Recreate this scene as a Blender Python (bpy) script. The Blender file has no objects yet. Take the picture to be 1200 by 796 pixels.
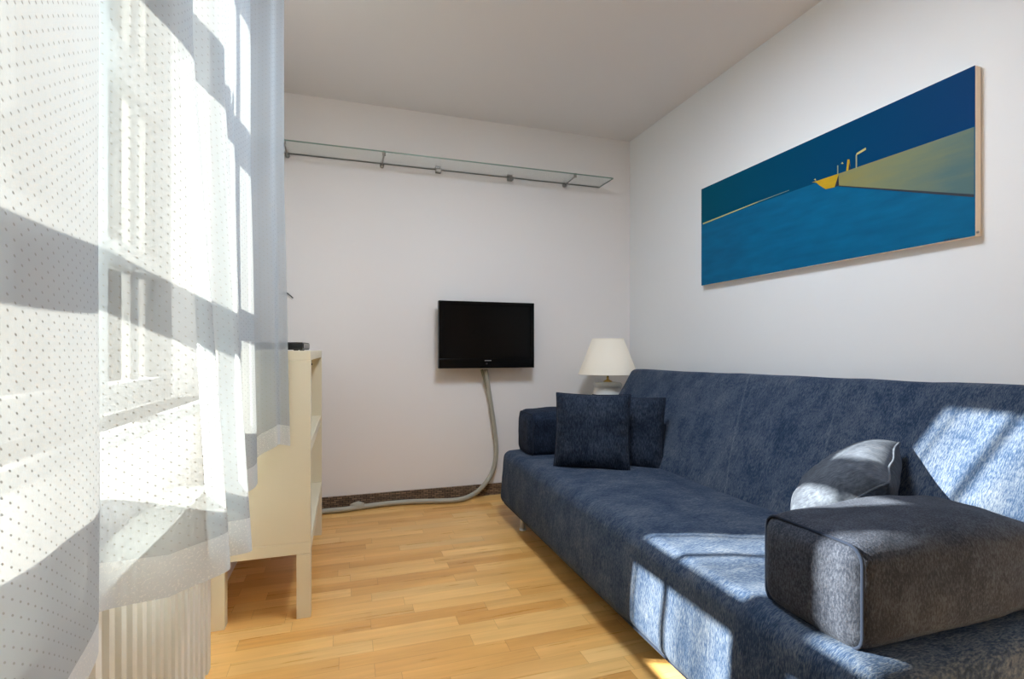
import bpy, bmesh, math, random
from mathutils import Vector, Matrix, noise
random.seed(7)
S = bpy.context.scene
C = S.collection
PI = math.pi
R = math.radians

# ------------------------------------------------------------------ camera, sky, sun, exposure
CAMZ, YAW, F = 0.965, R(18), 600.0
cam = bpy.data.objects.new('camera', bpy.data.cameras.new('camera'))
C.objects.link(cam)
cam.data.sensor_width = 36.0
cam.data.lens = 18.0
cam.data.shift_y = 13.0 / 1200.0
cam.data.clip_start = 0.02
cam.location = (0, 0, CAMZ)
cam.rotation_euler = (R(90), 0, -YAW)
S.camera = cam

SUN_DIR = Vector((1.0, -0.424, -0.60)).normalized()      # travel direction of the sunlight
sun = bpy.data.objects.new('sun', bpy.data.lights.new('sun', 'SUN'))
C.objects.link(sun)
sun.data.energy = 225.0
sun.data.angle = R(0.7)
sun.data.color = (1.0, 0.94, 0.86)
sun.rotation_euler = SUN_DIR.to_track_quat('-Z', 'Y').to_euler()
sun.location = (-4, 2, 4)

world = bpy.data.worlds.new('sky'); S.world = world
world.use_nodes = True
wn = world.node_tree
for n in list(wn.nodes): wn.nodes.remove(n)
wo = wn.nodes.new('ShaderNodeOutputWorld')
wb = wn.nodes.new('ShaderNodeBackground')
sk = wn.nodes.new('ShaderNodeTexSky')
sk.sky_type = 'NISHITA'; sk.sun_disc = False
sk.sun_elevation = R(29); sk.sun_rotation = R(-67)
sk.air_density = 1.0; sk.dust_density = 1.5
wb.inputs['Strength'].default_value = 0.022
hs = wn.nodes.new('ShaderNodeHueSaturation'); hs.inputs['Saturation'].default_value = 0.55
wn.links.new(sk.outputs[0], hs.inputs['Color'])
wn.links.new(hs.outputs[0], wb.inputs[0]); wn.links.new(wb.outputs[0], wo.inputs[0])

S.view_settings.view_transform = 'Standard'
S.view_settings.look = 'None'
S.view_settings.gamma = 1.0
S.view_settings.use_curve_mapping = False
S.view_settings.exposure = 0.0
S.cycles.use_denoising = True
S.cycles.max_bounces = 14
S.cycles.diffuse_bounces = 8
S.cycles.transparent_max_bounces = 32
S.cycles.caustics_reflective = False
S.cycles.caustics_refractive = False
S.cycles.sample_clamp_indirect = 8.0

# ------------------------------------------------------------------ helpers
def at(u, v, X=None, Y=None, Z=None):
    """world point seen at a photograph pixel, on the plane X=, Y= or Z="""
    a = math.atan((u - 600.0) / F) + YAW
    dx, dy = math.sin(a), math.cos(a)
    depth1 = dx * math.sin(YAW) + dy * math.cos(YAW)
    dz = -(v - 411.0) / F * depth1
    if X is not None: t = X / dx
    elif Y is not None: t = Y / dy
    else: t = (Z - CAMZ) / dz
    return Vector((dx * t, dy * t, CAMZ + dz * t))

def srgb(r, g, b):
    f = lambda c: (c / 255.0 / 12.92) if c <= 10 else ((c / 255.0 + 0.055) / 1.055) ** 2.4
    return (f(r), f(g), f(b), 1.0)

def mat(name, color=(0.8, 0.8, 0.8, 1), rough=0.5, metal=0.0, spec=0.5, sheen=0.0):
    m = bpy.data.materials.new(name); m.use_nodes = True
    b = m.node_tree.nodes['Principled BSDF']
    b.inputs['Base Color'].default_value = tuple(color) if len(color) == 4 else (*color, 1)
    b.inputs['Roughness'].default_value = rough
    b.inputs['Metallic'].default_value = metal
    b.inputs['Specular IOR Level'].default_value = spec
    b.inputs['Sheen Weight'].default_value = sheen
    return m

class NT:
    def __init__(s, m): s.t = m.node_tree; s.bsdf = s.t.nodes.get('Principled BSDF'); s.out = s.t.nodes['Material Output']
    def n(s, typ, **kw):
        nd = s.t.nodes.new(typ)
        for k, v in kw.items(): setattr(nd, k, v)
        return nd
    def l(s, a, b): s.t.links.new(a, b)
    def math(s, op, a, b=None, clamp=False):
        nd = s.n('ShaderNodeMath', operation=op); nd.use_clamp = clamp
        for i, x in enumerate((a, b)):
            if x is None: continue
            if isinstance(x, (int, float)): nd.inputs[i].default_value = x
            else: s.l(x, nd.inputs[i])
        return nd.outputs[0]
    def ramp(s, fac, stops):
        r = s.n('ShaderNodeValToRGB')
        e = r.color_ramp.elements
        e[0].position, e[0].color = stops[0]; e[1].position, e[1].color = stops[-1]
        for p, c in stops[1:-1]:
            x = e.new(p); x.color = c
        s.l(fac, r.inputs[0]); return r.outputs[0]
    def noise(s, vec, scale, detail=3, rough=0.5):
        nd = s.n('ShaderNodeTexNoise'); nd.inputs['Scale'].default_value = scale
        nd.inputs['Detail'].default_value = detail; nd.inputs['Roughness'].default_value = rough
        if vec is not None: s.l(vec, nd.inputs['Vector'])
        return nd.outputs['Fac']
    def mapping(s, vec, scale=(1, 1, 1), rot=(0, 0, 0), loc=(0, 0, 0)):
        nd = s.n('ShaderNodeMapping'); s.l(vec, nd.inputs[0])
        nd.inputs['Scale'].default_value = scale; nd.inputs['Rotation'].default_value = rot; nd.inputs['Location'].default_value = loc
        return nd.outputs[0]
    def bump(s, h, strength, dist=0.002):
        nd = s.n('ShaderNodeBump'); nd.inputs['Strength'].default_value = strength; nd.inputs['Distance'].default_value = dist
        s.l(h, nd.inputs['Height']); s.l(nd.outputs[0], s.bsdf.inputs['Normal'])
    def obj(s):
        return s.n('ShaderNodeTexCoord').outputs['Object']

def link(name, bm, mats, parent=None, smooth=True, loc=None, rot=None):
    me = bpy.data.meshes.new(name); bm.normal_update(); bm.to_mesh(me); bm.free()
    for m in (mats if isinstance(mats, (list, tuple)) else [mats]): me.materials.append(m)
    if smooth: me.polygons.foreach_set('use_smooth', [True] * len(me.polygons))
    o = bpy.data.objects.new(name, me); C.objects.link(o)
    if parent: o.parent = parent
    if loc is not None: o.location = loc
    if rot is not None: o.rotation_euler = rot
    return o

def tag(o, label=None, cat=None, group=None, kind=None):
    if label: o['label'] = label
    if cat: o['category'] = cat
    if group: o['group'] = group
    if kind: o['kind'] = kind
    return o

def empty(name, loc, label, cat, rot=(0, 0, 0), group=None):
    o = bpy.data.objects.new(name, None); C.objects.link(o)
    o.empty_display_size = 0.1; o.location = loc; o.rotation_euler = rot
    return tag(o, label, cat, group)

def box(bm, x0, x1, y0, y1, z0, z1, bev=0.0, mi=0):
    g = bmesh.ops.create_cube(bm, size=1.0)
    for v in g['verts']:
        v.co = Vector(((x0 + x1) / 2 + v.co.x * (x1 - x0), (y0 + y1) / 2 + v.co.y * (y1 - y0), (z0 + z1) / 2 + v.co.z * (z1 - z0)))
    fs = set(f for v in g['verts'] for f in v.link_faces)
    for f in fs: f.material_index = mi
    if bev:
        es = list(set(e for v in g['verts'] for e in v.link_edges))
        bmesh.ops.bevel(bm, geom=es, offset=bev, segments=2, affect='EDGES', profile=0.5)

def bxo(name, dims, m, parent=None, bev=0.0):
    bm = bmesh.new(); box(bm, *dims, bev=bev)
    return link(name, bm, m, parent, smooth=False)

def tube(bm, pts, r, seg=12, closed=False, caps=True):
    pts = [Vector(p) for p in pts]; n = len(pts); rings = []
    prev = None
    for i, p in enumerate(pts):
        if closed: t = pts[(i + 1) % n] - pts[i - 1]
        else: t = pts[min(i + 1, n - 1)] - pts[max(i - 1, 0)]
        t.normalize()
        if prev is None:
            a = Vector((0, 0, 1)) if abs(t.z) < 0.9 else Vector((1, 0, 0))
            nn = (a - t * a.dot(t)).normalized()
        else: nn = (prev - t * prev.dot(t)).normalized()
        prev = nn; b = t.cross(nn)
        rr = r(i / (n - 1)) if callable(r) else r
        rings.append([bm.verts.new(p + (nn * math.cos(2 * PI * k / seg) + b * math.sin(2 * PI * k / seg)) * rr) for k in range(seg)])
    for i in range(n if closed else n - 1):
        A, B = rings[i], rings[(i + 1) % n]
        for k in range(seg):
            bm.faces.new((A[k], A[(k + 1) % seg], B[(k + 1) % seg], B[k]))
    if caps and not closed:
        bm.faces.new(rings[0][::-1]); bm.faces.new(rings[-1])

def lathe(bm, prof, seg=48):
    rings = []
    for r, z in prof:
        if r < 1e-6: rings.append([bm.verts.new((0, 0, z))])
        else: rings.append([bm.verts.new((r * math.cos(2 * PI * k / seg), r * math.sin(2 * PI * k / seg), z)) for k in range(seg)])
    for A, B in zip(rings, rings[1:]):
        for k in range(seg):
            k2 = (k + 1) % seg
            if len(A) == 1 and len(B) == 1: continue
            if len(A) == 1: bm.faces.new((A[0], B[k2], B[k]))
            elif len(B) == 1: bm.faces.new((A[k], A[k2], B[0]))
            else: bm.faces.new((A[k], A[k2], B[k2], B[k]))

def spline(pts, n):
    """Catmull-Rom through pts, n samples per span"""
    P = [Vector(p) for p in pts]; P = [P[0] * 2 - P[1]] + P + [P[-1] * 2 - P[-2]]; out = []
    for i in range(1, len(P) - 2):
        a, b, c, d = P[i - 1:i + 3]
        for k in range(n):
            t = k / n
            out.append(0.5 * ((2 * b) + (c - a) * t + (2 * a - 5 * b + 4 * c - d) * t * t + (3 * b - a - 3 * c + d) * t ** 3))
    out.append(P[-2]); return out

def rbox(sx, sy, sz, r, cuts=36, bulge=(0, 0, 0), nz=0.0, nscale=4.0, seed=0.0):
    """soft rounded box centred on the origin, puffed out by bulge along each axis"""
    bm = bmesh.new(); bmesh.ops.create_cube(bm, size=2.0)
    bmesh.ops.subdivide_edges(bm, edges=bm.edges[:], cuts=cuts, use_grid_fill=True)
    h = Vector((sx / 2, sy / 2, sz / 2))
    for v in bm.verts:
        q = Vector([math.sin(PI / 2 * c) for c in v.co])
        p = Vector([q[i] * h[i] for i in range(3)])
        inn = Vector([max(-(h[i] - r), min(h[i] - r, p[i])) for i in range(3)])
        d = p - inn
        if d.length > 1e-9: p = inn + d.normalized() * r
        nrm = d.normalized() if d.length > 1e-9 else Vector((0, 0, 1))
        u = [p[i] / h[i] for i in range(3)]
        p.x += bulge[0] * u[0] * max(0, 1 - u[1] ** 2) * max(0, 1 - u[2] ** 2)
        p.y += bulge[1] * u[1] * max(0, 1 - u[0] ** 2) * max(0, 1 - u[2] ** 2)
        p.z += bulge[2] * u[2] * max(0, 1 - u[0] ** 4) * max(0, 1 - u[1] ** 2)
        if nz:
            p += nrm * nz * noise.fractal(p * nscale + Vector((seed, 0, 0)), 1.0, 2.0, 3)
        v.co = p
    return bm

# ------------------------------------------------------------------ materials
def wall_mat(name, col):
    m = mat(name, col, 0.85, spec=0.2); t = NT(m)
    o = t.obj()
    t.bump(t.noise(o, 180, 3), 0.12, 0.001)
    return m
M_wall = wall_mat('wall_paint', (0.81, 0.79, 0.78))
M_wallr = wall_mat('wall_paint_side', (0.785, 0.80, 0.81))
M_ceil = wall_mat('ceiling_paint', (0.75, 0.735, 0.735))
M_frame = mat('white_lacquer', (0.8, 0.81, 0.8), 0.35)
M_win = mat('window_lacquer', (0.16, 0.17, 0.18), 0.4)
M_rad = mat('radiator_enamel', srgb(214, 214, 208), 0.45)
M_cab = mat('cabinet_cream', srgb(222, 214, 188), 0.45)
M_black = mat('black_plastic', (0.006, 0.006, 0.007), 0.35)
M_screen = mat('screen_glass', (0.002, 0.002, 0.002), 0.15, spec=0.12)
M_chrome = mat('brushed_steel', (0.35, 0.34, 0.32), 0.35, metal=0.9)
M_brass = mat('brass', (0.55, 0.38, 0.12), 0.25, metal=1.0)
M_cream = mat('stretcher_wood', srgb(244, 232, 214), 0.7)
M_cable = mat('cable_sleeve', srgb(165, 163, 150), 0.55)
M_ceramic = mat('white_ceramic', srgb(225, 228, 226), 0.2)
M_shade = mat('lampshade_linen', srgb(246, 238, 222), 0.9, spec=0.1)
M_pipe = mat('navy_piping', (0.013, 0.019, 0.034), 0.9, spec=0.1, sheen=0.05)
M_dark = mat('dark_underside', (0.01, 0.01, 0.012), 0.9)

def floor_mat():
    m = mat('beech_parquet', (0.5, 0.3, 0.1), 0.32); t = NT(m)
    sp = t.n('ShaderNodeSeparateXYZ'); t.l(t.obj(), sp.inputs[0])
    x, y = sp.outputs[0], sp.outputs[1]
    W, L = 0.068, 0.42
    yr = t.math('DIVIDE', y, W); row = t.math('FLOOR', yr)
    w1 = t.n('ShaderNodeTexWhiteNoise', noise_dimensions='1D'); t.l(row, w1.inputs['W'])
    xs = t.math('ADD', t.math('DIVIDE', x, L), t.math('MULTIPLY', w1.outputs['Value'], 7.3))
    col = t.math('FLOOR', xs)
    cb = t.n('ShaderNodeCombineXYZ'); t.l(col, cb.inputs[0]); t.l(row, cb.inputs[1])
    w2 = t.n('ShaderNodeTexWhiteNoise', noise_dimensions='2D'); t.l(cb.outputs[0], w2.inputs['Vector'])
    base = t.ramp(w2.outputs['Value'], [(0.0, srgb(216, 160, 88)), (0.15, srgb(225, 172, 99)), (0.5, srgb(230, 180, 108)), (0.8, srgb(235, 188, 116)), (1.0, srgb(240, 198, 130))])
    # grain along the strip, shifted per strip
    off = t.n('ShaderNodeVectorMath', operation='ADD'); t.l(t.obj(), off.inputs[0])
    sc = t.n('ShaderNodeVectorMath', operation='SCALE'); t.l(w2.outputs['Color'], sc.inputs[0]); sc.inputs['Scale'].default_value = 9.0
    t.l(sc.outputs[0], off.inputs[1])
    g = t.noise(t.mapping(off.outputs[0], (3.0, 60, 1)), 1.0, 5, 0.6)
    g2 = t.noise(t.mapping(off.outputs[0], (1.5, 9, 1)), 1.0, 3, 0.5)
    gr = t.math('ADD', t.math('MULTIPLY', g, 0.35), t.math('MULTIPLY', g2, 0.55))
    gv = t.ramp(gr, [(0.25, (0.72, 0.66, 0.6, 1)), (0.6, (1.06, 1.05, 1.04, 1))])
    mx = t.n('ShaderNodeMix', data_type='RGBA', blend_type='MULTIPLY'); mx.inputs[0].default_value = 1.0
    t.l(base, mx.inputs[6]); t.l(gv, mx.inputs[7])
    # joints
    fy = t.math('ABSOLUTE', t.math('SUBTRACT', t.math('FRACT', yr), 0.5))
    fx = t.math('ABSOLUTE', t.math('SUBTRACT', t.math('FRACT', xs), 0.5))
    jy = t.math('GREATER_THAN', fy, 0.49); jx = t.math('GREATER_THAN', fx, 0.4975)
    j = t.math('MAXIMUM', jy, jx)
    mj = t.n('ShaderNodeMix', data_type='RGBA', blend_type='MULTIPLY'); t.l(t.math('MULTIPLY', j, 0.35), mj.inputs[0])
    t.l(mx.outputs[2], mj.inputs[6]); mj.inputs[7].default_value = (0.35, 0.25, 0.18, 1)
    t.l(mj.outputs[2], t.bsdf.inputs['Base Color'])
    t.l(t.math('ADD', t.math('MULTIPLY', g, 0.15), 0.22), t.bsdf.inputs['Roughness'])
    return m
M_floor = floor_mat()

def fabric_mat(name, k=(90, 420, 90), weave=(420, 420, 420), lo=(0.004, 0.010, 0.027), mid=(0.020, 0.038, 0.076), hi=(0.118, 0.137, 0.165), creases=()):
    """chenille: fine ribs, crushed-pile mottling, woven bump"""
    m = mat(name, mid, 0.95, spec=0.12, sheen=0.04); t = NT(m)
    t.bsdf.inputs['Sheen Roughness'].default_value = 0.5
    t.bsdf.inputs['Sheen Tint'].default_value = (0.75, 0.85, 1.0, 1)
    o = t.obj()
    ribs = t.noise(t.mapping(o, k), 1.0, 2, 0.6)
    mott = t.noise(t.mapping(o, (1, 1.3, 1)), 7.0, 6, 0.7)
    streak = t.noise(t.mapping(o, (k[0] * 0.12, k[1] * 0.3, k[2] * 0.12)), 1.0, 3, 0.6)
    v = t.math('ADD', t.math('ADD', t.math('MULTIPLY', ribs, 0.60), t.math('MULTIPLY', mott, 0.46)), t.math('MULTIPLY', streak, 0.16))
    for (a, b, c, w, s) in creases:      # pale worn lines: a*y + b*z = c
        sp = t.n('ShaderNodeSeparateXYZ'); t.l(o, sp.inputs[0])
        d = t.math('ABSOLUTE', t.math('SUBTRACT', t.math('ADD', t.math('MULTIPLY', sp.outputs[1], a), t.math('MULTIPLY', sp.outputs[2], b)), c))
        line = t.math('SUBTRACT', 1.0, t.math('DIVIDE', d, w), clamp=True)
        v = t.math('ADD', v, t.math('MULTIPLY', t.math('MULTIPLY', line, ribs), s))
    c = t.ramp(v, [(0.36, (*lo, 1)), (0.56, (*mid, 1)), (0.82, (*hi, 1))])
    t.l(c, t.bsdf.inputs['Base Color'])
    wv = t.noise(t.mapping(o, weave), 1.0, 1, 0.5)
    h = t.math('ADD', t.math('MULTIPLY', ribs, 0.6), wv)
    t.bump(t.math('ADD', h, t.math('MULTIPLY', mott, 1.5)), 0.4, 0.002)
    return m
M_seat = fabric_mat('chenille_seat', (90, 460, 90))
M_back = fabric_mat('chenille_back', (110, 430, 90), creases=((1, -0.35, 1.795 - 1.785, 0.009, 0.2), (1, -0.25, -0.42, 0.008, 0.15)))
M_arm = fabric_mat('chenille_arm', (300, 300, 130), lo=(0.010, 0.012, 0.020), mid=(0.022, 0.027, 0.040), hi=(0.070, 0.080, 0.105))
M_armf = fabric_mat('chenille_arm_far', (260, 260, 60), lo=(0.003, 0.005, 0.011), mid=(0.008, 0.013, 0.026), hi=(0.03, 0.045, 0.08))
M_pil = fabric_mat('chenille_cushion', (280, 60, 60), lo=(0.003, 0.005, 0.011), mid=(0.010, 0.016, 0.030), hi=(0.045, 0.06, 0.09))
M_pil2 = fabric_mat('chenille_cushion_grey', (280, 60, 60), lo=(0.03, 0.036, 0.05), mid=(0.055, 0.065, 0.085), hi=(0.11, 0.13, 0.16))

def curtain_mat(name, T0=0.66, hem=False, tlm=0.0135):
    """sheer woven voile with opaque embroidered dots; the weave closes up at grazing angles"""
    m = bpy.data.materials.new(name); m.use_nodes = True
    nt = m.node_tree; nt.nodes.remove(nt.nodes['Principled BSDF']); t = NT(m)
    geo = t.n('ShaderNodeNewGeometry')
    dp = t.n('ShaderNodeVectorMath', operation='DOT_PRODUCT'); t.l(geo.outputs['Incoming'], dp.inputs[0]); t.l(geo.outputs['Normal'], dp.inputs[1])
    cs = t.math('MAXIMUM', t.math('ABSOLUTE', dp.outputs['Value']), 0.15)
    trans = t.math('POWER', T0, t.math('DIVIDE', 1.0, cs))
    uv = t.n('ShaderNodeUVMap').outputs[0]
    sp = t.n('ShaderNodeSeparateXYZ'); t.l(uv, sp.inputs[0])
    a, b = 0.0125, 0.0165
    def dots(ox, oy):
        fx = t.math('MULTIPLY', t.math('SUBTRACT', t.math('FRACT', t.math('ADD', t.math('DIVIDE', sp.outputs[0], 2 * a), ox)), 0.5), 2 * a)
        fy = t.math('MULTIPLY', t.math('SUBTRACT', t.math('FRACT', t.math('ADD', t.math('DIVIDE', sp.outputs[1], b), oy)), 0.5), b)
        fx = t.math('ADD', fx, t.math('MULTIPLY', fy, 0.5))
        d = t.math('SQRT', t.math('ADD', t.math('MULTIPLY', fx, fx), t.math('MULTIPLY', fy, fy)))
        return t.math('SUBTRACT', 1.0, t.math('DIVIDE', t.math('SUBTRACT', d, 0.0012), 0.0008), clamp=True)
    dot = t.math('MAXIMUM', dots(0, 0), dots(0.5, 0.5))
    if hem:
        nz = t.noise(uv, 260, 2); dot = t.math('MULTIPLY', t.math('GREATER_THAN', nz, 0.60), 0.7)
    trans = t.math('MULTIPLY', trans, t.math('SUBTRACT', 1.0, t.math('MULTIPLY', dot, 0.85)))
    dif = t.n('ShaderNodeBsdfDiffuse'); tl = t.n('ShaderNodeBsdfTranslucent'); tr = t.n('ShaderNodeBsdfTransparent')
    md = t.n('ShaderNodeMix', data_type='RGBA'); t.l(dot, md.inputs[0])
    md.inputs[6].default_value = (0.36, 0.40, 0.43, 1) if not hem else (0.54, 0.585, 0.61, 1); md.inputs[7].default_value = (0.27, 0.28, 0.28, 1) if not hem else (0.68, 0.70, 0.68, 1)
    t.l(md.outputs[2], dif.inputs[0])
    mc = t.n('ShaderNodeMix', data_type='RGBA'); t.l(dot, mc.inputs[0])
    mc.inputs[6].default_value = (0.80, 0.83, 0.82, 1); mc.inputs[7].default_value = (0.14, 0.14, 0.14, 1)
    t.l(mc.outputs[2], tl.inputs[0])
    m1 = t.n('ShaderNodeMixShader'); m1.inputs[0].default_value = tlm
    t.l(dif.outputs[0], m1.inputs[1]); t.l(tl.outputs[0], m1.inputs[2])
    m2 = t.n('ShaderNodeMixShader'); t.l(trans, m2.inputs[0]); t.l(m1.outputs[0], m2.inputs[1]); t.l(tr.outputs[0], m2.inputs[2])
    t.l(m2.outputs[0], t.out.inputs['Surface'])
    return m
M_voile = curtain_mat('voile', 0.25)
M_hem = curtain_mat('voile_hem', 0.26, hem=True, tlm=0.05)

def glass_mat(name, tint, f=0.06):
    m = bpy.data.materials.new(name); m.use_nodes = True
    nt = m.node_tree; nt.nodes.remove(nt.nodes['Principled BSDF']); t = NT(m)
    tr = t.n('ShaderNodeBsdfTransparent'); tr.inputs[0].default_value = tint
    gl = t.n('ShaderNodeBsdfGlossy'); gl.inputs['Roughness'].default_value = 0.02
    geo = t.n('ShaderNodeNewGeometry')
    dp = t.n('ShaderNodeVectorMath', operation='DOT_PRODUCT'); t.l(geo.outputs['Incoming'], dp.inputs[0]); t.l(geo.outputs['Normal'], dp.inputs[1])
    k = t.math('POWER', t.math('SUBTRACT', 1.0, t.math('ABSOLUTE', dp.outputs['Value'])), 5.0)   # Schlick reflectance
    fr = t.math('ADD', t.math('MULTIPLY', k, 0.8), 0.035)
    mx = t.n('ShaderNodeMixShader'); t.l(fr, mx.inputs[0]); t.l(tr.outputs[0], mx.inputs[1]); t.l(gl.outputs[0], mx.inputs[2])
    t.l(mx.outputs[0], t.out.inputs['Surface']); return m
M_glass = glass_mat('window_glass', (0.95, 0.97, 0.96, 1))
M_shelf = glass_mat('shelf_glass', (0.965, 0.98, 0.97, 1))
M_edge = mat('shelf_glass_edge', srgb(122, 146, 134), 0.2)

def baseboard_mat():
    m = mat('woven_baseboard', (0.03, 0.02, 0.015), 0.6); t = NT(m)
    br = t.n('ShaderNodeTexBrick'); t.l(t.mapping(t.obj(), (1, 1, 1), (R(90), 0, 0)), br.inputs['Vector'])
    br.inputs['Scale'].default_value = 1.0
    br.inputs['Brick Width'].default_value = 0.035; br.inputs['Row Height'].default_value = 0.0115; br.inputs['Mortar Size'].default_value = 0.0016
    br.inputs['Color1'].default_value = srgb(150, 125, 100); br.inputs['Color2'].default_value = srgb(96, 78, 62); br.inputs['Mortar'].default_value = srgb(25, 22, 20)
    t.l(br.outputs['Color'], t.bsdf.inputs['Base Color']); return m
M_base = baseboard_mat()

# ------------------------------------------------------------------ the room
WL, WR, WB, WN, H = -0.47, 1.985, 3.31, -1.6, 2.50      # left, right, back, near walls, ceiling
WO = -0.74                                              # outer face of the window wall
OY0, OY1, OZ0, OZ1 = 0.58, 2.11, 0.80, 2.27            # window opening
def struct(name, dims, m, bev=0.0):
    return tag(bxo(name, dims, m, bev=bev), kind='structure')
struct('floor', (WO, WR + 0.1, WN - 0.1, WB + 0.1, -0.1, 0.0), M_floor)
struct('ceiling', (WO, WR + 0.1, WN - 0.1, WB + 0.1, H, H + 0.1), M_ceil)
struct('wall_back', (WL, WR + 0.1, WB, WB + 0.1, 0, H), M_wall)
struct('wall_right', (WR, WR + 0.1, WN, WB, 0, H), M_wallr)
struct('wall_near', (WL, WR, WN - 0.1, WN, 0, H), M_wall)
bm = bmesh.new()
box(bm, WO, WL, WN - 0.1, OY0, 0, H); box(bm, WO, WL, OY1, WB + 0.1, 0, H)
box(bm, WO, WL, OY0, OY1, 0, OZ0); box(bm, WO, WL, OY0, OY1, OZ1, H)
tag(link('wall_left', bm, M_wall, smooth=False), kind='structure')
struct('baseboard_back', (WL, WR, WB - 0.014, WB, 0, 0.075), M_base, 0.002)
struct('baseboard_right', (WR - 0.014, WR, WN, WB - 0.014, 0, 0.075), M_base, 0.002)

# window: outer frame, mullion, transoms, panes
win = bpy.data.objects.new('window_1', None); C.objects.link(win); win.location = (-0.62, (OY0 + OY1) / 2, OZ0)
tag(win, kind='structure')
def wpart(name, dims, m):
    x0, x1, y0, y1, z0, z1 = dims
    L = win.location
    return bxo(name, (x0 - L.x, x1 - L.x, y0 - L.y, y1 - L.y, z0 - L.z, z1 - L.z), m, win, 0.003)
FX0, FX1 = -0.65, -0.59
fw = 0.07
bm = bmesh.new(); L = win.location
for d in ((OY0, OY1, OZ0, OZ0 + 0.075), (OY0, OY1, OZ1 - fw, OZ1), (OY0, OY0 + fw, OZ0 + fw, OZ1 - fw), (OY1 - fw, OY1, OZ0 + fw, OZ1 - fw)):
    box(bm, FX0 - L.x, FX1 - L.x, d[0] - L.y, d[1] - L.y, d[2] - L.z, d[3] - L.z, 0.003)
link('frame', bm, M_win, win, smooth=False)
MY = (1.46, 1.60)                 # vertical mullion
TZ = ((1.20, 1.27), (1.73, 1.84)) # transoms
wpart('mullion', (FX0, FX1, MY[0], MY[1], OZ0 + fw, OZ1 - fw), M_win)
spans = ((OY0 + fw, MY[0]), (MY[1], OY1 - fw))
for (z0, z1) in TZ:
    for (a, b) in spans: wpart('transom', (FX0 + 0.005, FX1 - 0.005, a, b, z0, z1), M_win)
wpart('glazing_bar', (-0.63, -0.61, 1.855, 1.872, OZ0 + fw, OZ1 - fw), M_win)
for (a, b) in spans:
    for (z0, z1) in ((OZ0 + fw, TZ[0][0]), (TZ[0][1], TZ[1][0]), (TZ[1][1], OZ1 - fw)):
        wpart('pane', (-0.622, -0.618, a, b, z0, z1), M_glass)
wpart('window_sill', (-0.58, WL + 0.03, OY0 - 0.03, OY1 + 0.0, OZ0 - 0.03, OZ0), M_win)

# ground outside, far below the window
gm = mat('outside_ground', (0.055, 0.065, 0.06), 0.9)
struct('ground_outside', (-60, WO - 0.02, -40, 40, -3.2, -3.0), gm)

# added fill light to brighten the walls, shaped as a round lamp above frame
FILL_XY = (0.66, 1.5)
fill_root = empty('added_fill_light', (FILL_XY[0], FILL_XY[1], H), 'added fill light in the form of a flush round white disc above the sofa, beyond the top of the frame', 'lamp')
bm = bmesh.new(); lathe(bm, [(0, 0), (0.30, 0), (0.31, -0.01), (0.31, -0.05), (0.295, -0.055), (0.295, -0.012), (0, -0.012)]); link('housing', bm, M_frame, fill_root)
em = bpy.data.materials.new('fill_light_diffuser'); em.use_nodes = True; t = NT(em)
t.bsdf.inputs['Emission Color'].default_value = (0.80, 0.885, 1.0, 1); t.bsdf.inputs['Emission Strength'].default_value = 1.0
FILL_E = 44.0
t.bsdf.inputs['Emission Strength'].default_value = FILL_E
bm = bmesh.new(); lathe(bm, [(0.29, -0.045), (0.2, -0.062), (0.1, -0.069), (0, -0.071)]); link('diffuser', bm, em, fill_root)

# ------------------------------------------------------------------ radiator
RX, RY0, RY1 = -0.35, 0.35, 1.59
rad = empty('radiator', (WL + 0.05, (RY0 + RY1) / 2, 0.10), 'white ribbed panel radiator low on the wall under the dotted sheer curtain', 'radiator')
bm = bmesh.new()
pitch, n = 0.046, int((RY1 - RY0 - 0.06) / 0.046)
prof = []
y = RY1 - 0.04
for i in range(n):                 # pressed channels: flat rib, sloped flanks, narrow groove
    yc = y - i * pitch
    prof += [(yc, 0.0), (yc - 0.0015, -0.011), (yc - 0.0245, -0.011), (yc - 0.026, 0.0)]
prof = [(RY1, -0.012), (RY1 - 0.004, -0.001), (RY1 - 0.012, 0.0)] + prof + [(y - n * pitch, 0.0), (RY0, 0.0)]
lo, up = [], []
L = rad.location
for (yy, xx) in prof:
    lo.append(bm.verts.new((RX + xx - L.x, yy - L.y, 0.10 - L.z + 0.0))); up.append(bm.verts.new((RX + xx - L.x, yy - L.y, 0.59 - L.z)))
for i in range(len(prof) - 1):
    bm.faces.new((lo[i], lo[i + 1], up[i + 1], up[i]))
box(bm, RX - 0.040 - L.x, RX - 0.032 - L.x, RY0 - L.y, RY1 - L.y, 0.10 - L.z, 0.59 - L.z)
link('front_panel', bm, M_rad, rad, smooth=False)
def rpart(name, d, m=None, bev=0.002):
    return bxo(name, (d[0] - L.x, d[1] - L.x, d[2] - L.y, d[3] - L.y, d[4] - L.z, d[5] - L.z), m or M_rad, rad, bev)
rpart('rear_panel', (WL + 0.025, WL + 0.04, RY0, RY1, 0.10, 0.59))
rpart('end_cover', (WL + 0.03, RX - 0.006, RY1, RY1 + 0.006, 0.115, 0.59))
rpart('top_grille', (WL + 0.03, RX, RY0, RY1, 0.59, 0.597))
rpart('bracket', (WL + 0.001, WL + 0.025, RY1 - 0.22, RY1 - 0.19, 0.14, 0.58))
rpart('bracket', (WL + 0.001, WL + 0.025, RY0 + 0.19, RY0 + 0.22, 0.14, 0.58))
bm = bmesh.new(); tube(bm, [(WL + 0.07 - L.x, RY1 - 0.05 - L.y, 0.11 - L.z), (WL + 0.07 - L.x, RY1 - 0.05 - L.y, 0.0 - L.z)], 0.009)
link('pipe', bm, M_rad, rad)

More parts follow.
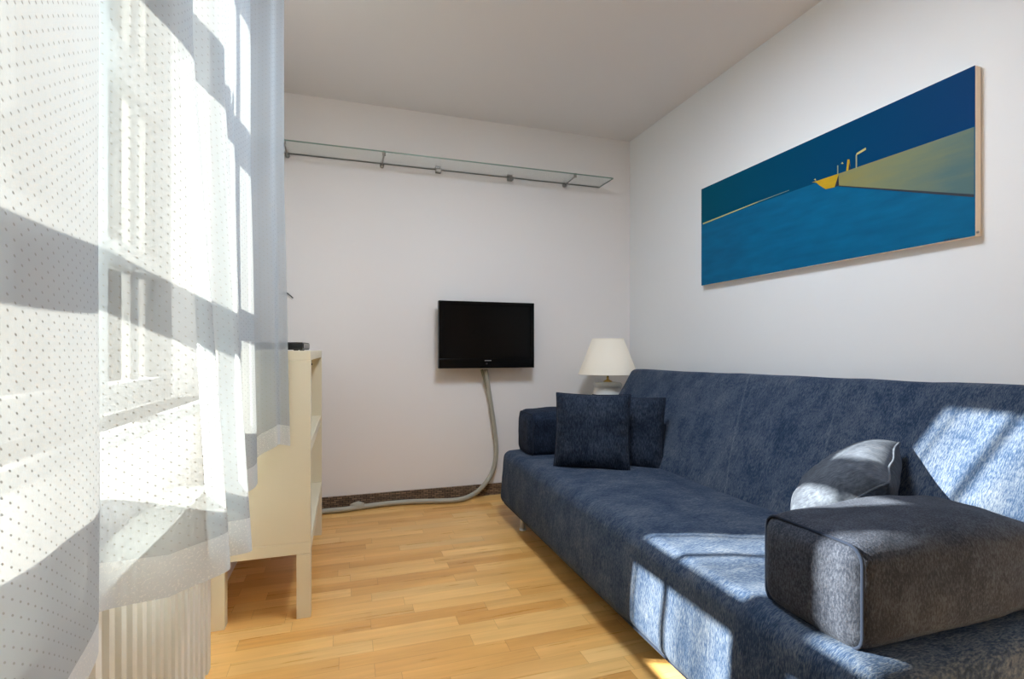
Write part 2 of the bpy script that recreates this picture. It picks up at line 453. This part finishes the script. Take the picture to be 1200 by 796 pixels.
# ------------------------------------------------------------------ curtains
def curtain(name, label, top_pts, bot_pts, zt, zb_fn, hemw, n=26, group=None):
    T = spline([(x, y, 0) for x, y in top_pts], n); B = spline([(x, y, 0) for x, y in bot_pts], n)
    N = len(T); s = [0.0]
    for i in range(1, N):
        s.append(s[-1] + 0.5 * ((T[i] - T[i - 1]).length + (B[i] - B[i - 1]).length))
    cx = sum(p.x for p in B) / N; cy = sum(p.y for p in B) / N
    root = empty(name, (cx, cy, zb_fn(0.5)), label, 'curtain', group=group)
    ro = root.location
    def P(i, z, zb):
        k = max(0.0, min(1.0, (1.55 - z) / (1.55 - 0.54)))     # 1 at the hem, 0 above 1.55 m
        p = T[i].lerp(B[i], k)
        w = 0.0035 * noise.noise(Vector((s[i] * 9, z * 2.2, 3.1)))
        return Vector((p.x + w - ro.x, p.y - ro.y, z - ro.z))
    for part, m in (('fabric', M_voile), ('hem', M_hem)):
        bm = bmesh.new(); uvl = bm.loops.layers.uv.new('UVMap'); K = 46 if part == 'fabric' else 5
        rows = []
        for i in range(N):
            zb = zb_fn(i / (N - 1)); col = []
            for k in range(K + 1):
                if part == 'fabric': z = zb + hemw + (zt - zb - hemw) * k / K
                else: z = zb + hemw * k / K
                v = bm.verts.new(P(i, z, zb)); col.append((v, z))
            rows.append(col)
        for i in range(N - 1):
            for k in range(K):
                q = [rows[i][k], rows[i + 1][k], rows[i + 1][k + 1], rows[i][k + 1]]
                f = bm.faces.new([x[0] for x in q])
                for lp, (ss, zz) in zip(f.loops, ((s[i], q[0][1]), (s[i + 1], q[1][1]), (s[i + 1], q[2][1]), (s[i], q[3][1]))):
                    lp[uvl].uv = (ss, zz)
        link(part, bm, m, root)
    return root

top_r = [(-0.40, 0.97), (-0.335, 0.965), (-0.285, 1.03), (-0.272, 1.10), (-0.31, 1.15), (-0.30, 1.20), (-0.257, 1.27), (-0.285, 1.36), (-0.315, 1.45), (-0.285, 1.53), (-0.305, 1.62), (-0.32, 1.70), (-0.293, 1.78), (-0.295, 1.85), (-0.31, 1.885), (-0.285, 1.905), (-0.245, 1.92), (-0.232, 1.945), (-0.205, 1.955)]
bot_r = [(-0.344, 0.87), (-0.336, 0.93), (-0.28, 0.995), (-0.205, 1.075), (-0.25, 1.13), (-0.24, 1.16), (-0.19, 1.21), (-0.235, 1.30), (-0.29, 1.42), (-0.26, 1.52), (-0.29, 1.62), (-0.31, 1.70), (-0.275, 1.80), (-0.278, 1.87), (-0.30, 1.895), (-0.275, 1.915), (-0.225, 1.93), (-0.215, 1.955), (-0.185, 1.96)]
curtain('curtain', 'dotted white sheer curtain panel with wide hem, hanging between radiator and cream cabinet', top_r, bot_r, 2.40,
        lambda t: 0.535 + 0.085 * max(0.0, min(1.0, (t - 0.70) / 0.2)) + 0.02 * math.sin(t * 9) + 0.055 * max(0.0, 1 - t / 0.11), 0.070)
top_l = [(-0.36, -0.80), (-0.32, -0.68), (-0.37, -0.55), (-0.32, -0.42), (-0.37, -0.28), (-0.33, -0.14), (-0.375, 0.0), (-0.33, 0.14), (-0.37, 0.27), (-0.335, 0.40), (-0.345, 0.54), (-0.340, 0.68), (-0.34, 0.80), (-0.345, 0.88), (-0.352, 0.925), (-0.362, 0.93)]
bot_l = [(-0.36, -0.82), (-0.31, -0.68), (-0.38, -0.55), (-0.31, -0.42), (-0.38, -0.28), (-0.32, -0.14), (-0.38, 0.0), (-0.32, 0.14), (-0.375, 0.27), (-0.325, 0.40), (-0.335, 0.54), (-0.318, 0.68), (-0.325, 0.79), (-0.328, 0.85), (-0.338, 0.885), (-0.345, 0.89)]
curtain('curtain', 'dotted white sheer curtain panel closest to the camera, its lower edge falling below the frame', top_l, bot_l, 2.40,
        lambda t: 0.525 + 0.012 * math.sin(t * 23), 0.045)
rail = bxo('curtain_rail', (-0.39, -0.29, -0.9, 2.0, 2.40, 2.43), M_frame, bev=0.003)
tag(rail, 'white ceiling-height rail carrying both dotted sheer curtains', 'curtain rail')
bxo('bracket', (WL, -0.38, -0.5, -0.47, 2.40, 2.43), M_frame, rail); bxo('bracket', (WL, -0.38, 1.7, 1.73, 2.40, 2.43), M_frame, rail)

# ------------------------------------------------------------------ cream shelf cabinet
CX0, CX1, CY0, CY1 = -0.445, -0.12, 1.985, 2.90
cab = empty('shelf_cabinet', ((CX0 + CX1) / 2, (CY0 + CY1) / 2, 0), 'cream open-fronted shelf cabinet on square legs against the window wall', 'cabinet')
def cp(name, d, bev=0.002, m=None, parent=None):
    return bxo(name, (d[0] - cab.location.x, d[1] - cab.location.x, d[2] - cab.location.y, d[3] - cab.location.y, d[4], d[5]), m or M_cab, parent or cab, bev)
cp('top', (CX0, CX1, CY0, CY1, 0.930, 0.965))
cp('bottom_board', (CX0, CX1, CY0, CY1, 0.232, 0.275))
cp('side_panel', (CX0, CX1, CY0, CY0 + 0.035, 0.275, 0.930))
far_side = cp('side_panel', (CX0, CX1, CY1 - 0.035, CY1, 0.275, 0.930))
cp('shelf', (CX0, CX1 - 0.003, CY0 + 0.035, CY1 - 0.035, 0.585, 0.625))
cp('back_panel', (CX0, CX0 + 0.006, CY0 + 0.035, CY1 - 0.035, 0.275, 0.930))
for x0 in (CX0, CX1 - 0.048):
    for y0 in (CY0, CY1 - 0.048):
        cp('leg', (x0, x0 + 0.048, y0, y0 + 0.048, 0, 0.232))
h = at(365.3, 427, Y=CY1 - 0.035)
bm = bmesh.new(); tube(bm, [(h.x - cab.location.x, h.y + 0.001 - cab.location.y, h.z), (h.x - cab.location.x, h.y - 0.002 - cab.location.y, h.z)], 0.0045, 12)
link('screw_cap', bm, M_black, far_side)

# black box on the cabinet
stb = empty('set_top_box', (-0.27, 2.14, 0.965), 'flat black electronic box lying on top of the cream cabinet', 'set-top box', rot=(0, 0, R(-4)))
bxo('housing', (-0.125, 0.125, -0.09, 0.09, 0.003, 0.031), M_black, stb, 0.004)
bxo('front_panel', (0.125, 0.127, -0.08, 0.08, 0.008, 0.026), M_screen, stb)
for sx in (-0.1, 0.1):
    for sy in (-0.07, 0.07): bxo('foot', (sx - 0.008, sx + 0.008, sy - 0.008, sy + 0.008, 0, 0.004), M_black, stb)

# ------------------------------------------------------------------ television, cable
tx0, tx1, tz0, tz1, ty = 0.556, 1.196, 0.852, 1.281, 3.20
tv = empty('television', ((tx0 + tx1) / 2, WB, tz0), 'black flat screen television mounted low on the back wall', 'television')
hw, hh = (tx1 - tx0) / 2, tz1 - tz0
fy = ty - WB
bm = bmesh.new()
b = 0.028
box(bm, -hw, hw, fy, fy + 0.045, hh - 0.024, hh, 0.003); box(bm, -hw, hw, fy, fy + 0.045, 0, 0.062, 0.003)
box(bm, -hw, -hw + b, fy, fy + 0.045, 0.06, hh - 0.022, 0.003); box(bm, hw - b, hw, fy, fy + 0.045, 0.06, hh - 0.022, 0.003)
link('bezel', bm, M_screen, tv, smooth=False)
bxo('screen', (-hw + b, hw - b, fy + 0.006, fy + 0.03, 0.062, hh - 0.024), M_screen, tv)
bxo('rear_cover', (-hw + 0.01, hw - 0.01, fy + 0.03, fy + 0.07, 0.01, hh - 0.01), M_black, tv, 0.01)
bxo('wall_mount', (-0.1, 0.1, fy + 0.07, 0, 0.12, 0.32), M_dark, tv)
bm = bmesh.new(); box(bm, -0.022, 0.022, fy - 0.0008, fy, 0.046, 0.051)
link('brand_strip', bm, mat('silver_print', (0.25, 0.25, 0.26), 0.4), tv, smooth=False)
bm = bmesh.new(); tube(bm, [(-0.008, fy - 0.001, 0.028), (-0.008, fy + 0.001, 0.028)], 0.006, 16)
link('status_light', bm, mat('dim_indicator', (0.04, 0.04, 0.045), 0.3), tv)

kab = empty('cable', at(581, 520, Y=3.27), 'grey cable sleeve dropping from the television and running along the back wall floor', 'cable')
kl = kab.location
path = [at(569, 433.5, Y=3.262), at(573, 460, Y=3.275), at(579, 500, Y=3.28), at(581.5, 530, Y=3.275), at(577, 553, Y=3.265), at(566, 570, Y=3.25)] + \
       [at(553, 580.5, Z=0.022), at(536, 586, Z=0.018), at(505, 587.5, Z=0.018), at(475, 588.5, Z=0.018), at(440, 592, Z=0.018), at(405, 597, Z=0.018), at(384, 599, Z=0.018), Vector((-0.25, 3.2, 0.018)), Vector((-0.42, 3.22, 0.018))]
sp_ = spline([p - kl for p in path], 10)
bm = bmesh.new(); tube(bm, sp_, 0.0155, 14); link('sleeve', bm, M_cable, kab)
bm = bmesh.new(); i0 = 60
tube(bm, [p + Vector((-0.026 + 0.002 * k, 0.0, 0.0)) for k, p in enumerate(sp_[0:14])], 0.009, 10); link('loose_lead', bm, mat('lead_grey', srgb(120, 118, 100), 0.5), kab)
q = at(420, 594, Z=0.02) - kl
bm = bmesh.new(); tube(bm, [q + Vector((-0.045, 0, 0)), q + Vector((-0.02, 0, 0.004)), q + Vector((0.0, 0.0, 0.010)), q + Vector((0.03, 0, 0.002))], lambda t: 0.019 + 0.006 * math.sin(t * PI), 12)
link('cable_tie_wrap', bm, M_cable, kab)

w = at(336, 344.5, Y=WB); w2 = at(343.5, 349.5, Y=WB - 0.01)
wire = empty('wire_end', w, 'tiny dark wire end poking out by the back wall beside the curtain', 'wire')
bm = bmesh.new(); tube(bm, spline([Vector((-0.03, 0.0, 0.0)), Vector((0, -0.008, 0.004)), (w + w2) / 2 - w + Vector((0, -0.008, 0.004)), w2 - w], 5), 0.0035, 8)
link('strand', bm, mat('wire_dark', (0.06, 0.06, 0.055), 0.5), wire)

# ------------------------------------------------------------------ glass wall shelf
SZ = 2.135
sy0 = 3.105
sh = empty('glass_shelf', (0.65, WB, SZ), 'long clear glass shelf high on the back wall held by steel fittings', 'shelf')
def glass_plate():
    bm = bmesh.new(); box(bm, -0.465 - 0.65, 1.735 - 0.65, sy0 - WB, 0, 0, 0.008)
    for f in bm.faces:
        f.material_index = 0 if abs(f.normal.z) > 0.5 else 1
    return link('glass_panel', bm, [M_shelf, M_edge], sh, smooth=False)
glass_plate()
for u in (337, 447.5, 661):
    X = at(u, 190, Y=WB).x - 0.65
    bm = bmesh.new(); tube(bm, [(X, 0, -0.012), (X, sy0 - WB + 0.012, -0.005)], 0.0045, 10)
    tube(bm, [(X, 0, -0.012), (X, -0.02, -0.012)], 0.013, 14); tube(bm, [(X, sy0 - WB + 0.020, -0.012), (X, sy0 - WB + 0.020, 0.014)], 0.010, 14)
    link('bracket', bm, M_chrome, sh)
for u in (513, 597):
    X = at(u, 205, Y=WB).x - 0.65
    bm = bmesh.new(); box(bm, X - 0.018, X + 0.018, -0.035, 0, -0.022, 0.0, 0.003); box(bm, X - 0.018, X + 0.018, -0.012, 0, 0.008, 0.022, 0.002)
    link('clamp', bm, M_chrome, sh, smooth=False)

# ------------------------------------------------------------------ painting
PX = 1.955
pc = Vector((WR, (1.122 + 2.475) / 2, 1.34))
pnt = empty('painting', pc, 'wide blue canvas painting of a pier and yellow boat hung on the right wall', 'painting')
def paint(name, rgb, rough=0.45):
    m = mat(name, srgb(*rgb), rough); t = NT(m)
    n = t.noise(t.mapping(t.obj(), (1, 2, 9)), 3.0, 4)
    c = [x for x in srgb(*rgb)[:3]]
    t.l(t.ramp(n, [(0.3, (c[0] * 0.85, c[1] * 0.85, c[2] * 0.88, 1)), (0.7, (c[0] * 1.12, c[1] * 1.12, c[2] * 1.1, 1))]), t.bsdf.inputs['Base Color'])
    t.bsdf.inputs['Roughness'].default_value = rough; t.bsdf.inputs['Specular IOR Level'].default_value = 0.1
    return m
M_sea = paint('paint_sea', (2, 92, 132)); M_pier = mat('paint_pier', srgb(130, 132, 98), 0.5, spec=0.05); t = NT(M_pier)
_sp = t.n('ShaderNodeSeparateXYZ'); t.l(t.obj(), _sp.inputs[0])
_v = t.math('ADD', t.math('ADD', t.math('MULTIPLY', _sp.outputs[1], -1.25), t.math('MULTIPLY', _sp.outputs[2], -1.1)), t.math('MULTIPLY', t.noise(t.mapping(t.obj(), (1, 2, 12)), 3.0, 4), 0.5))
t.l(t.ramp(_v, [(0.1, srgb(136, 132, 84)), (0.45, srgb(120, 128, 100)), (0.85, srgb(86, 112, 112))]), t.bsdf.inputs['Base Color']); M_yel = paint('paint_yellow', (186, 152, 36))
M_ink = mat('paint_dark', srgb(8, 22, 40), 0.5); M_pale = mat('paint_pale', srgb(190, 180, 110), 0.5); M_lamp = mat('paint_line', srgb(140, 150, 120), 0.5)
M_sky = mat('paint_sky', srgb(0, 80, 130), 0.5, spec=0.05); t = NT(M_sky)
sp = t.n('ShaderNodeSeparateXYZ'); t.l(t.obj(), sp.inputs[0])
gy = t.math('ADD', t.math('MULTIPLY', sp.outputs[1], -1.0 / 1.353), 0.5)
t.l(t.ramp(gy, [(0.0, srgb(0, 76, 98)), (0.5, srgb(0, 65, 98)), (1.0, srgb(0, 54, 102))]), t.bsdf.inputs['Base Color'])
mp = [M_sky, M_sea, M_pier, M_yel, M_ink, M_pale, M_lamp]
bm = bmesh.new()
def poly(pix, mi, lift):
    vs = [bm.verts.new(at(u, v, X=PX) - pc + Vector((-lift, 0, 0))) for u, v in pix]
    f = bm.faces.new(vs); f.material_index = mi
    f.normal_update()
    if f.normal.x > 0: f.normal_flip()
Y0, Y1, Z0, Z1 = 1.122, 2.475, 1.340, 1.897
hzL, hzR = at(822, 263, X=PX).z, at(1143, 150, X=PX).z
hz = at(958, 213, X=PX)
def quad(pts, mi, lift):
    vs = [bm.verts.new(Vector((PX - lift, y, z)) - pc) for y, z in pts]
    f = bm.faces.new(vs); f.material_index = mi; f.normal_update()
    if f.normal.x > 0: f.normal_flip()
zz = (hzL + hz.z) / 2
quad([(Y1, zz), (Y0, zz), (Y0, Z1), (Y1, Z1)], 0, 0.0008)
quad([(Y1, Z0), (Y0, Z0), (Y0, zz), (Y1, zz)], 1, 0.0008)
poly([(824, 261.6), (888, 236.4), (888, 237.4), (824, 263.2)], 5, 0.0014)
poly([(888, 236.4), (925, 222.8), (925, 223.2), (888, 237.4)], 6, 0.0014)
poly([(982, 204), (1142, 149), (1142, 228.5), (983.5, 218)], 2, 0.0016)
poly([(983.5, 217.6), (1142, 227.8), (1142, 231.2), (983.5, 218.6)], 4, 0.0020)
poly([(952, 213.6), (958, 212.0), (983, 203.6), (983, 205.5), (978.5, 219.5), (968, 221.8), (960, 217), (957, 214.2)], 3, 0.0018)
poly([(983, 205.2), (983.6, 217.4), (978.5, 219.4)], 4, 0.0022)
poly([(992, 200.5), (993.5, 187), (996, 187), (997, 199)], 3, 0.0020)
poly([(994.6, 199.8), (995.6, 190), (997.4, 198.8)], 4, 0.0024)
poly([(1003.2, 197.5), (1003.2, 182), (1004.8, 182), (1004.8, 197)], 6, 0.0022)
poly([(1003.4, 182.4), (1004.5, 179.5), (1015, 173), (1015.5, 175.5), (1008, 180)], 5, 0.0024)
poly([(981.6, 204.5), (981.6, 194), (982.8, 194), (982.8, 204)], 6, 0.0022)
poly([(986, 192.2), (987.5, 189.8), (989, 192)], 5, 0.0022)
poly([(954, 210.6), (956, 209.4), (957, 212)], 5, 0.0022)
for (a, b, c, d) in ((1106, 281.8, 1109, 280.2), (1110, 281.2, 1112, 279.6), (1113, 280.8, 1116, 279.2), (1117, 280.2, 1119, 278.6), (1120, 279.6, 1124, 278.6)):
    poly([(a, b), (c, d), (c + 0.8, d + 0.5), (a + 0.8, b + 0.5)], 4, 0.0018)
link('canvas', bm, mp, pnt, smooth=False)
bm = bmesh.new(); box(bm, PX - WR, -0.002, Y0 - pc.y, Y1 - pc.y, Z0 - pc.z, Z1 - pc.z, 0.0015)
link('stretcher_frame', bm, M_cream, pnt, smooth=False)
bm = bmesh.new(); tube(bm, [(PX - WR + 0.008, Y0 - pc.y - 0.004, 0.012), (PX - WR + 0.008, Y0 - pc.y + 0.001, 0.012)], 0.004, 10)
link('nail', bm, M_chrome, pnt)

# ------------------------------------------------------------------ sofa
SY0, SY1 = 0.67, 2.87
sofa = empty('sofa', (1.35, (SY0 + SY1) / 2, 0), 'navy blue chenille sofa bed with loose arm cushions along the right wall', 'sofa')
so = sofa.location
sx0, sx1, sz0, sz1 = 0.848, 1.50, 0.085, 0.388
bm = rbox(sx1 - sx0, SY1 - SY0, sz1 - sz0, 0.045, 44, (0.012, 0, 0.012), 0.006, 5.0)
for v in bm.verts:                      # front leans in slightly towards the top
    v.co.x += 0.025 * (v.co.z + 0.15) / 0.3 * max(0.0, min(1.0, (-0.1 - v.co.x) / 0.2))
seat = link('seat', bm, M_seat, sofa, loc=Vector(((sx0 + sx1) / 2, (SY0 + SY1) / 2, (sz0 + sz1) / 2)) - so)
def seat_line(z, inset, r, name, y0=SY0, y1=SY1):
    hx, hy = (sx1 - sx0) / 2, (SY1 - SY0) / 2
    lean = 0.025 * (z + 0.15) / 0.3
    a = [(hx - 0.1, -hy + inset), (-hx + 0.07, -hy + inset), (-hx + 0.03, -hy + 0.012 + inset), (-hx + inset + 0.004, -hy + 0.05), (-hx + inset, -hy + 0.1)]
    c = [(-hx + inset - 0.011 * math.sin(k / 12 * PI) * (0.9 if abs(z) < 0.1 else 0.15), -hy + 0.1 + (2 * hy - 0.2) * k / 12) for k in range(1, 12)]
    e = [(x, -y) for x, y in a[::-1]]
    pts = [Vector((x + (lean if x < -0.2 else 0), y, z)) for x, y in a + c + e]
    bm = bmesh.new(); tube(bm, spline(pts, 8), r, 8); return link(name, bm, M_pipe, seat)
seat_line(-0.142, 0.018, 0.006, 'bottom_piping')
# fold-out frame and legs
bxo('frame', (0.93 - so.x, 1.75 - so.x, SY0 + 0.12 - so.y, SY1 - 0.12 - so.y, 0.11, 0.30), M_dark, sofa)
for (x, y) in ((0.905, 2.60), (0.905, 0.95), (1.60, 2.60), (1.60, 0.95)):
    bm = bmesh.new(); tube(bm, [(x - so.x, y - so.y, 0.11), (x - so.x, y - so.y, 0.004)], 0.014, 14)
    tube(bm, [(x - so.x, y - so.y, 0.008), (x - so.x, y - so.y, 0.0)], 0.018, 14)
    link('leg', bm, mat('leg_metal', (0.6, 0.6, 0.6), 0.35, metal=0.4), sofa)

# backrest: leaning mattress, local z runs up the slope
BY0, BY1 = 0.64, 2.90
lean = math.atan2(0.31, 0.48)
bl, bt = 0.615, 0.14
bm = rbox(bt, BY1 - BY0, bl, 0.042, 44, (0.014, 0, 0), 0.005, 4.0, 9.0)
U = Vector((math.sin(lean), 0, math.cos(lean))); Nn = Vector((-math.cos(lean), 0, math.sin(lean)))
base = Vector((1.425, (BY0 + BY1) / 2, 0.355))
bc = base + U * (bl / 2) - Nn * (bt / 2)
for v in bm.verts:                      # top edge sags a little towards the far end
    if v.co.z > 0.1: v.co.z += -0.016 * (v.co.y / 1.13 - 0.2) * (v.co.z / 0.3)
back = link('backrest', bm, M_back, sofa, loc=bc - so, rot=(0, lean, 0))
bm = bmesh.new()
pts = [Vector((-bt / 2 + 0.012, y, bl / 2 - 0.012 - 0.016 * (y / 1.13 - 0.2))) for y in [BY0 - BY1 + 1.13 + 0.03 + k * (BY1 - BY0 - 0.06) / 20 for k in range(21)]]

def armrest(x0, x1, y0, y1, z0, z1, m, seed, rotz=0.0, b=(0.01, 0.012, 0.012)):
    sx, sy, sz = x1 - x0, y1 - y0, z1 - z0
    bm = rbox(sx, sy, sz, 0.042, 34, b, 0.005, 7.0, seed)
    for v in bm.verts:                   # crown: highest along the middle of the length
        if v.co.z > 0: v.co.z += (0.008 * (1 - (2 * v.co.x / sx) ** 2) - 0.045 * max(0.0, 2 * v.co.x / sx) ** 3) * (v.co.z / (sz / 2))
    a = link('armrest', bm, m, sofa, loc=Vector(((x0 + x1) / 2, (y0 + y1) / 2, (z0 + z1) / 2)) - so, rot=(0, 0, rotz))
    # piping loop round the front end
    hx, hy, hz = sx / 2, sy / 2 - 0.007, sz / 2 - 0.007
    loop = []
    rr = 0.030
    for (cy, cz, a0) in ((hy - rr, hz - rr, 0), (-(hy - rr), hz - rr, 90), (-(hy - rr), -(hz - rr), 180), (hy - rr, -(hz - rr), 270)):
        for k in range(6):
            an = R(a0 + 18 * k)
            loop.append((cy + rr * math.cos(an), cz + rr * math.sin(an)))
    P3 = []
    for i in range(len(loop)):
        (ya, za), (yb, zb) = loop[i], loop[(i + 1) % len(loop)]
        d = math.hypot(yb - ya, zb - za); n = max(1, int(d / 0.02))
        for k in range(n):
            t = k / n; yy, zz_ = ya + (yb - ya) * t, za + (zb - za) * t
            uy, uz = yy / hy, zz_ / hz
            P3.append(Vector((-hx + 0.016, yy + b[1] * 0.15 * uy, zz_ + (0.003 * uz))))
    bm = bmesh.new(); tube(bm, P3, 0.0036, 8, closed=True)
    link('piping', bm, M_pipe, a)
    return a
armrest(0.915, 1.535, 0.712, 0.955, 0.383, 0.592, M_arm, 2.0, R(0))
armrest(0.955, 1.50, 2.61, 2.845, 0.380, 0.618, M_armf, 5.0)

# ------------------------------------------------------------------ cushions
def cushion(label, s, th, m, loc, mtx, seed, group=None, sag=0.0):
    n = 44
    root = bpy.data.objects.new('cushion', None)
    C.objects.link(root); tag(root, label, 'cushion', group)
    root.matrix_world = Matrix.Translation(loc) @ mtx.to_4x4()
    bm = bmesh.new(); g = {}
    def outline(a, b):
        k = 0.045
        return (a * (1 - k * (1 - b * b)) * s / 2, b * (1 - k * (1 - a * a)) * s / 2)
    for side in (1, -1):
        for i in range(n + 1):
            for j in range(n + 1):
                a = math.sin(PI / 2 * (2 * i / n - 1)); b = math.sin(PI / 2 * (2 * j / n - 1))
                edge = i in (0, n) or j in (0, n)
                if edge and side == -1: g[(side, i, j)] = g[(1, i, j)]; continue
                x, y = outline(a, b)
                h = th / 2 * (max(0, 1 - a ** 4) * max(0, 1 - b ** 4)) ** 0.55
                rim = 1 - max(a * a, b * b)
                h += 0.006 * noise.fractal(Vector((x * 9 + seed, y * 9, side * 3.0)), 1, 2, 3) * min(1, rim * 4)
                wr = 0.004 * math.sin(18 * math.atan2(y, x) + seed) * (1 - rim) * min(1, rim * 5)
                z = side * (h + wr) if not edge else 0.003 * math.sin(a * 7 + b * 5 + seed)
                g[(side, i, j)] = bm.verts.new((x, y, z))
    for side in (1, -1):
        for i in range(n):
            for j in range(n):
                q = [g[(side, i, j)], g[(side, i + 1, j)], g[(side, i + 1, j + 1)], g[(side, i, j + 1)]]
                if side == -1: q.reverse()
                try: bm.faces.new(q)
                except ValueError: pass
    link('cover', bm, m, root)
    P3 = []
    for k in range(160):
        t = k / 40.0; e = int(t); f = math.sin(PI / 2 * ((t - e) * 2 - 1))
        a, b = [(f, -1), (1, f), (-f, 1), (-1, -f)][e]
        x, y = outline(a, b); P3.append(Vector((x, y, 0.003 * math.sin(a * 7 + b * 5 + seed))))
    bm = bmesh.new(); tube(bm, P3, 0.0038, 6, closed=True); link('piping', bm, M_pipe if m is not M_pil2 else M_pil2, root)
    return root

def frame(xa, ya):
    """rotation with local x along xa, local y near ya"""
    x = Vector(xa).normalized(); z = x.cross(Vector(ya)).normalized(); y = z.cross(x)
    return Matrix((x, y, z)).transposed()
# far pair, standing on the seat and leaning back
cushion('square dark navy cushion standing in front at the far end of the sofa', 0.365, 0.12, M_pil, Vector((1.145, 2.26, 0.572)),
        frame((0.82, -0.57, 0), (0.11, 0.14, 1.0)), 1.0)
cushion('navy cushion half hidden behind the front cushion, leaning on the sofa back', 0.365, 0.11, M_pil, Vector((1.350, 2.280, 0.552)),
        frame((0.80, -0.60, -0.02), (0.20, 0.12, 1.0)), 4.0)
# near cushion slumped between arm cushion and backrest
A = Vector((-0.83, -0.50, -0.22)).normalized(); B = Vector((-0.30, 0.70, -0.62)).normalized(); B = (B - A * A.dot(B)).normalized()
corner = Vector((1.58, 1.105, 0.69)); s3 = 0.305
cc = corner + (A + B) * (s3 / 2)
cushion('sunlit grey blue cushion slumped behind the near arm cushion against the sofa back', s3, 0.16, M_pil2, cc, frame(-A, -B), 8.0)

# ------------------------------------------------------------------ side table and lamp in the corner
tc = Vector((1.665, 3.075, 0))
tbl = empty('side_table', tc, 'small white round side table behind the far end of the sofa carrying the lamp', 'table')
bm = bmesh.new(); lathe(bm, [(0, 0.43), (0.165, 0.43), (0.17, 0.435), (0.17, 0.447), (0.165, 0.452), (0, 0.452)]); link('table_top', bm, M_frame, tbl)
bm = bmesh.new(); lathe(bm, [(0, 0.02), (0.02, 0.02), (0.02, 0.43), (0, 0.43)]); link('column', bm, M_frame, tbl)
bm = bmesh.new(); lathe(bm, [(0, 0), (0.13, 0), (0.13, 0.012), (0.03, 0.025), (0, 0.025)]); link('foot', bm, M_frame, tbl)
lp = empty('table_lamp', (1.668, 3.06, 0.452), 'white ceramic table lamp with cream tapered shade in the corner behind the sofa', 'lamp')
z0 = 0.452
bm = bmesh.new()
lathe(bm, [(0, 0), (0.07, 0), (0.075, 0.01), (0.085, 0.08), (0.098, 0.16), (0.1, 0.21), (0.094, 0.245), (0.086, 0.262), (0.086, 0.27), (0.093, 0.276), (0.093, 0.290), (0.088, 0.298), (0.05, 0.304), (0, 0.306)])
link('lamp_base', bm, M_ceramic, lp)
bm = bmesh.new(); lathe(bm, [(0, 0.305), (0.030, 0.305), (0.030, 0.309), (0.012, 0.318), (0.0075, 0.324), (0.0075, 0.36), (0.014, 0.362), (0.014, 0.42), (0, 0.42)])
link('stem', bm, M_brass, lp)
bm = bmesh.new(); zb, zt_ = 0.807 - z0, 1.045 - z0
lathe(bm, [(0.196, zb), (0.104, zt_), (0.101, zt_), (0.193, zb), (0.196, zb)], 64)
shd = link('lamp_shade', bm, M_shade, lp)
for rr_, z_ in ((0.1955, zb + 0.002), (0.1035, zt_ - 0.002)):
    bm = bmesh.new(); tube(bm, [(rr_ * math.cos(2 * PI * k / 64), rr_ * math.sin(2 * PI * k / 64), z_) for k in range(64)], 0.0025, 6, closed=True)
    link('trim', bm, M_shade, shd)
bm = bmesh.new()
for k in range(3):
    an = 2 * PI * k / 3; tube(bm, [(0.012 * math.cos(an), 0.012 * math.sin(an), 0.41), (0.102 * math.cos(an), 0.102 * math.sin(an), zt_ - 0.004)], 0.0015, 6)
link('shade_holder', bm, M_brass, lp)
bm = bmesh.new(); lathe(bm, [(0, 0.42), (0.013, 0.425), (0.03, 0.47), (0.024, 0.50), (0, 0.515)], 24)
link('bulb', bm, M_ceramic, lp)
